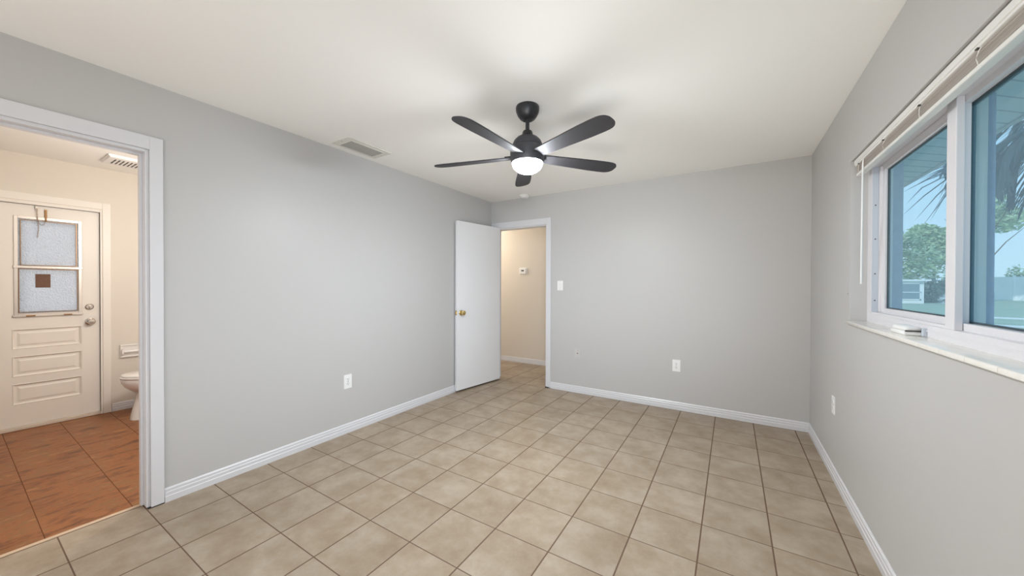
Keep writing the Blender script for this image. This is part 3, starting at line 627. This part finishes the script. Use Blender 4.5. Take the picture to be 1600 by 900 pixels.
def paper_holder():
    x = BX0; y0, y1, z0, z1 = 0.965, 1.135, 0.535, 0.668
    h = thing('toilet_paper_holder', (x, 1.05, z0), 'cream ceramic toilet paper holder without a roll on the bathroom wall', 'toilet paper holder')
    b = MB().box(x, x + 0.010, y0, y1, z0, z1, 0.004)
    for q in ((y0, y1, z0, z0 + 0.016), (y0, y1, z1 - 0.016, z1), (y0, y0 + 0.014, z0 + 0.016, z1 - 0.016), (y1 - 0.014, y1, z0 + 0.016, z1 - 0.016)): b.box(x, x + 0.022, *q, 0.004)
    b.build('back_plate', M['china'], h)
    for y in (y0 + 0.006, y1 - 0.022):
        MB().box(x + 0.01, x + 0.062, y, y + 0.016, 0.570, 0.622, 0.006, 3).build('bracket', M['china'], h)
    MB().tube([(x + 0.045, y0 + 0.018, 0.596), (x + 0.045, y1 - 0.018, 0.596)], 0.012, 16).build('roller', M['plastic'], h, smooth=True)
paper_holder()

# ------------------------------------------------------------------ outdoors
GZ = -0.15
struct(MB().box(0.80, 140, -60, 170, GZ - 0.1, GZ), 'ground', M['lawn'], 'pale green lawn outside the window', 'lawn')
def strip(p, q, wd):
    p, q = Vector(p), Vector(q); d = (q - p).normalized(); n = Vector((-d.y, d.x))
    return MB().prism([tuple(p - n * wd), tuple(q - n * wd), tuple(q + n * wd), tuple(p + n * wd)], GZ - 0.02, GZ + 0.02)
struct(strip((7.0, 26.8), (30.0, 19.6), 0.55), 'path', M['path'], 'pale concrete path crossing the lawn', 'path')
struct(strip((4.0, 21.8), (26.0, 15.0), 0.5), 'path', M['path'], 'nearer pale concrete path crossing the lawn', 'path')
sf = MB().box(0.80, 1.445, -1.5, 9.0, 2.30, 2.34)
struct(sf, 'soffit', M['soffit'], 'grey boarded eave soffit above the window', 'eave')
struct(MB().box(1.445, 1.475, -1.5, 9.0, 2.29, 2.46), 'fascia', M['post'], 'grey eave edge board outside the window', 'eave')
struct(MB().box(0.0, 1.445, -1.5, 9.0, 2.545, 2.62), 'roof', M['post'], 'roof over the eave', 'roof')
pp = thing('porch_post', (0.948, 2.508, GZ), 'wide grey porch post seen through the right-hand pane', 'post')
MB().box(0.93, 0.965, 2.455, 2.56, GZ, 2.30, 0.003).build('shaft', M['post'], pp)
MB().box(0.92, 0.975, 2.445, 2.57, GZ, GZ + 0.12, 0.004).build('base_block', M['post'], pp)
dp = thing('porch_pole', (1.15, 2.90, GZ), 'narrow slate blue pole beside the grey porch post', 'pole')
MB().tube([(1.15, 2.90, GZ), (1.15, 2.90, 1.262)], 0.0150, 16).build('lower_pipe', M['pole'], dp, smooth=True)
MB().tube([(1.15, 2.90, 1.255), (1.15, 2.90, 2.30)], 0.0140, 16).build('upper_pipe', M['pole'], dp, smooth=True)

def leaf_cloud(mb, blobs, n, size, droop=0.2, rnd=random):
    for i in range(n):
        b = rnd.choice(blobs)
        d = Vector((rnd.gauss(0, 1), rnd.gauss(0, 1), rnd.gauss(0, 1))).normalized(); r = rnd.random() ** 0.4
        p = Vector(b[0]) + Vector((d.x * b[1][0], d.y * b[1][1], d.z * b[1][2])) * r
        a = Vector((rnd.gauss(0, 1), rnd.gauss(0, 1), rnd.gauss(0, 0.5) - droop)).normalized(); c = a.cross(Vector((rnd.gauss(0, 1), rnd.gauss(0, 1), rnd.gauss(0, 1)))).normalized()
        s = size * rnd.uniform(0.6, 1.3)
        v = [mb.bm.verts.new(p + q) for q in (-a * s, c * s * 0.35 - a * s * 0.2, a * s, -c * s * 0.35 - a * s * 0.2)]
        mb.bm.faces.new(v)
def tree(name, label, cat, x, y, h, blobs, m, n=2200, size=0.28, trunk=0.16, group=None):
    t_ = thing(name, (x, y, GZ), label, cat, group)
    tm = MB().tube([(x, y, GZ), (x + 0.05, y, GZ + h * 0.3), (x - 0.05, y + 0.05, GZ + h * 0.62)], [trunk, trunk * 0.75, trunk * 0.4], 10)
    for k in range(5):
        a_ = k * 1.3; tm.tube([(x, y, GZ + h * (0.3 + 0.05 * k)), (x + math.cos(a_) * h * 0.12, y + math.sin(a_) * h * 0.12, GZ + h * (0.5 + 0.05 * k)), (x + math.cos(a_) * h * 0.22, y + math.sin(a_) * h * 0.22, GZ + h * (0.62 + 0.06 * k))], [trunk * 0.4, trunk * 0.25, trunk * 0.1], 6)
    tm.build('trunk', M['bark'], t_, smooth=True)
    mb = MB(); leaf_cloud(mb, blobs, n, size)
    mb.build('crown', m, t_)
tree('oak_tree', 'broad green tree behind the white shed in the left pane', 'tree', 13.4, 50.5, 7.0,
     [((14.0, 50.8, 3.3), (1.9, 1.4, 1.7)), ((15.4, 50.8, 4.4), (1.7, 1.4, 1.3)), ((13.2, 51, 5.0), (1.4, 1.3, 0.9)), ((14.6, 50.8, 5.9), (1.6, 1.3, 0.8)), ((15.6, 50.6, 2.7), (1.5, 1.3, 1.3))], M['leafA'], 2300, 0.24)
tree('oak_tree', 'tall pale green tree beyond the lawn, right of the broad tree', 'tree', 19.0, 58.0, 9.4,
     [((18.8, 58, 4.8), (1.9, 1.6, 2.2)), ((19.8, 58, 6.4), (1.6, 1.4, 1.4)), ((18.2, 58, 7.3), (1.3, 1.2, 1.0))], M['leafC'], 2800, 0.28)
tree('oak_tree', 'light green tree high behind the palm in the right pane', 'tree', 21.0, 54.0, 11.5,
     [((21.0, 54, 9.4), (1.8, 1.6, 1.7)), ((22.2, 54, 7.8), (1.4, 1.4, 1.3)), ((20.6, 54, 7.0), (0.9, 0.9, 1.0))], M['leafC'], 2400, 0.3)
def shrub(label, x, y, h, rx, m, n=900, size=0.22):
    t_ = thing('garden_shrub', (x, y, GZ), label, 'shrub', 'shrubs beyond the lawn')
    tm = MB()
    for k in range(6):
        a_ = k * 1.05; tm.tube([(x, y, GZ), (x + math.cos(a_) * rx * 0.5, y + math.sin(a_) * rx * 0.4, GZ + h * 0.6)], [0.04, 0.015], 6)
    tm.build('stem', M['bark'], t_)
    mb = MB(); leaf_cloud(mb, [((x, y, GZ + h * 0.5), (rx, rx * 0.8, h * 0.5)), ((x + rx * 0.4, y, GZ + h * 0.4), (rx * 0.8, rx * 0.7, h * 0.4)), ((x - rx * 0.4, y, GZ + h * 0.35), (rx * 0.8, rx * 0.7, h * 0.35))], n, size)
    mb.build('foliage', m, t_)
shrub('dark blue green shrub right of the white shed', 15.0, 46.4, 2.2, 0.55, M['leafB'], 1300)
shrub('dark rounded shrub beside the middle window frame', 16.6, 48.3, 2.3, 0.65, M['leafB'], 1300)
shrub('pale flowering shrub low beside the middle window frame', 14.9, 42.6, 1.0, 0.55, M['leafD'], 500, 0.14)
shrub('light green shrub peeking over the white fence', 22.6, 63.6, 4.3, 1.0, M['leafC'], 1400)
shrub('green bush over the white fence, behind the palm', 26.6, 62.2, 4.0, 1.0, M['leafA'], 1400)

def shed():
    x0, x1, y0, y1, z1 = 11.2, 13.75, 43.6, 45.2, 1.75
    s = thing('garden_shed', ((x0 + x1) / 2, y0, GZ), 'small white flat-roofed shed with a gridded window across the lawn', 'shed')
    MB().box(x0, x1, y0, y1, GZ, z1).build('walls', M['white'], s)
    MB().box(x0 - 0.15, x1 + 0.35, y0 - 0.25, y1 + 0.2, z1, z1 + 0.13, 0.02).build('roof', M['white'], s)
    f = MB().box(x0 + 0.9, x1 - 0.22, y0 - 0.02, y0 - 0.005, GZ + 0.35, z1 - 0.2).build('window_glass', M['shedwin'], s)
    g = MB().box(x0 + 0.86, x1 - 0.18, y0 - 0.05, y0 - 0.015, 0.78, 0.84)
    for q in ((x0 + 0.86, x0 + 0.94), (x1 - 0.26, x1 - 0.18)): g.box(q[0], q[1], y0 - 0.05, y0 - 0.015, GZ + 0.3, z1 - 0.16)
    g.box(x0 + 0.86, x1 - 0.18, y0 - 0.05, y0 - 0.015, GZ + 0.3, GZ + 0.38).box(x0 + 0.86, x1 - 0.18, y0 - 0.05, y0 - 0.015, z1 - 0.24, z1 - 0.16)
    g.build('window_bars', M['white'], s)
shed()
def fence():
    p, q = Vector((23.6, 60.2, 0)), Vector((36.0, 53.0, 0))
    f = thing('garden_fence', (p.x, p.y, GZ), 'white panel fence across the lawn in the right pane', 'fence')
    d = (q - p); n = 8
    nr = Vector((-d.y, d.x, 0)).normalized() * 0.04
    for k in range(n):
        a, b = p + d * (k / n), p + d * ((k + 1) / n)
        MB().prism([tuple((a - nr)[:2]), tuple((b - nr)[:2]), tuple((b + nr)[:2]), tuple((a + nr)[:2])], GZ, 2.35).build('fence_panel', M['white'], f)
    for k in range(n + 1):
        a = p + d * (k / n)
        MB().box(a.x - 0.09, a.x + 0.09, a.y - 0.09, a.y + 0.09, GZ, 2.5, 0.02).build('fence_post', M['white'], f)
fence()

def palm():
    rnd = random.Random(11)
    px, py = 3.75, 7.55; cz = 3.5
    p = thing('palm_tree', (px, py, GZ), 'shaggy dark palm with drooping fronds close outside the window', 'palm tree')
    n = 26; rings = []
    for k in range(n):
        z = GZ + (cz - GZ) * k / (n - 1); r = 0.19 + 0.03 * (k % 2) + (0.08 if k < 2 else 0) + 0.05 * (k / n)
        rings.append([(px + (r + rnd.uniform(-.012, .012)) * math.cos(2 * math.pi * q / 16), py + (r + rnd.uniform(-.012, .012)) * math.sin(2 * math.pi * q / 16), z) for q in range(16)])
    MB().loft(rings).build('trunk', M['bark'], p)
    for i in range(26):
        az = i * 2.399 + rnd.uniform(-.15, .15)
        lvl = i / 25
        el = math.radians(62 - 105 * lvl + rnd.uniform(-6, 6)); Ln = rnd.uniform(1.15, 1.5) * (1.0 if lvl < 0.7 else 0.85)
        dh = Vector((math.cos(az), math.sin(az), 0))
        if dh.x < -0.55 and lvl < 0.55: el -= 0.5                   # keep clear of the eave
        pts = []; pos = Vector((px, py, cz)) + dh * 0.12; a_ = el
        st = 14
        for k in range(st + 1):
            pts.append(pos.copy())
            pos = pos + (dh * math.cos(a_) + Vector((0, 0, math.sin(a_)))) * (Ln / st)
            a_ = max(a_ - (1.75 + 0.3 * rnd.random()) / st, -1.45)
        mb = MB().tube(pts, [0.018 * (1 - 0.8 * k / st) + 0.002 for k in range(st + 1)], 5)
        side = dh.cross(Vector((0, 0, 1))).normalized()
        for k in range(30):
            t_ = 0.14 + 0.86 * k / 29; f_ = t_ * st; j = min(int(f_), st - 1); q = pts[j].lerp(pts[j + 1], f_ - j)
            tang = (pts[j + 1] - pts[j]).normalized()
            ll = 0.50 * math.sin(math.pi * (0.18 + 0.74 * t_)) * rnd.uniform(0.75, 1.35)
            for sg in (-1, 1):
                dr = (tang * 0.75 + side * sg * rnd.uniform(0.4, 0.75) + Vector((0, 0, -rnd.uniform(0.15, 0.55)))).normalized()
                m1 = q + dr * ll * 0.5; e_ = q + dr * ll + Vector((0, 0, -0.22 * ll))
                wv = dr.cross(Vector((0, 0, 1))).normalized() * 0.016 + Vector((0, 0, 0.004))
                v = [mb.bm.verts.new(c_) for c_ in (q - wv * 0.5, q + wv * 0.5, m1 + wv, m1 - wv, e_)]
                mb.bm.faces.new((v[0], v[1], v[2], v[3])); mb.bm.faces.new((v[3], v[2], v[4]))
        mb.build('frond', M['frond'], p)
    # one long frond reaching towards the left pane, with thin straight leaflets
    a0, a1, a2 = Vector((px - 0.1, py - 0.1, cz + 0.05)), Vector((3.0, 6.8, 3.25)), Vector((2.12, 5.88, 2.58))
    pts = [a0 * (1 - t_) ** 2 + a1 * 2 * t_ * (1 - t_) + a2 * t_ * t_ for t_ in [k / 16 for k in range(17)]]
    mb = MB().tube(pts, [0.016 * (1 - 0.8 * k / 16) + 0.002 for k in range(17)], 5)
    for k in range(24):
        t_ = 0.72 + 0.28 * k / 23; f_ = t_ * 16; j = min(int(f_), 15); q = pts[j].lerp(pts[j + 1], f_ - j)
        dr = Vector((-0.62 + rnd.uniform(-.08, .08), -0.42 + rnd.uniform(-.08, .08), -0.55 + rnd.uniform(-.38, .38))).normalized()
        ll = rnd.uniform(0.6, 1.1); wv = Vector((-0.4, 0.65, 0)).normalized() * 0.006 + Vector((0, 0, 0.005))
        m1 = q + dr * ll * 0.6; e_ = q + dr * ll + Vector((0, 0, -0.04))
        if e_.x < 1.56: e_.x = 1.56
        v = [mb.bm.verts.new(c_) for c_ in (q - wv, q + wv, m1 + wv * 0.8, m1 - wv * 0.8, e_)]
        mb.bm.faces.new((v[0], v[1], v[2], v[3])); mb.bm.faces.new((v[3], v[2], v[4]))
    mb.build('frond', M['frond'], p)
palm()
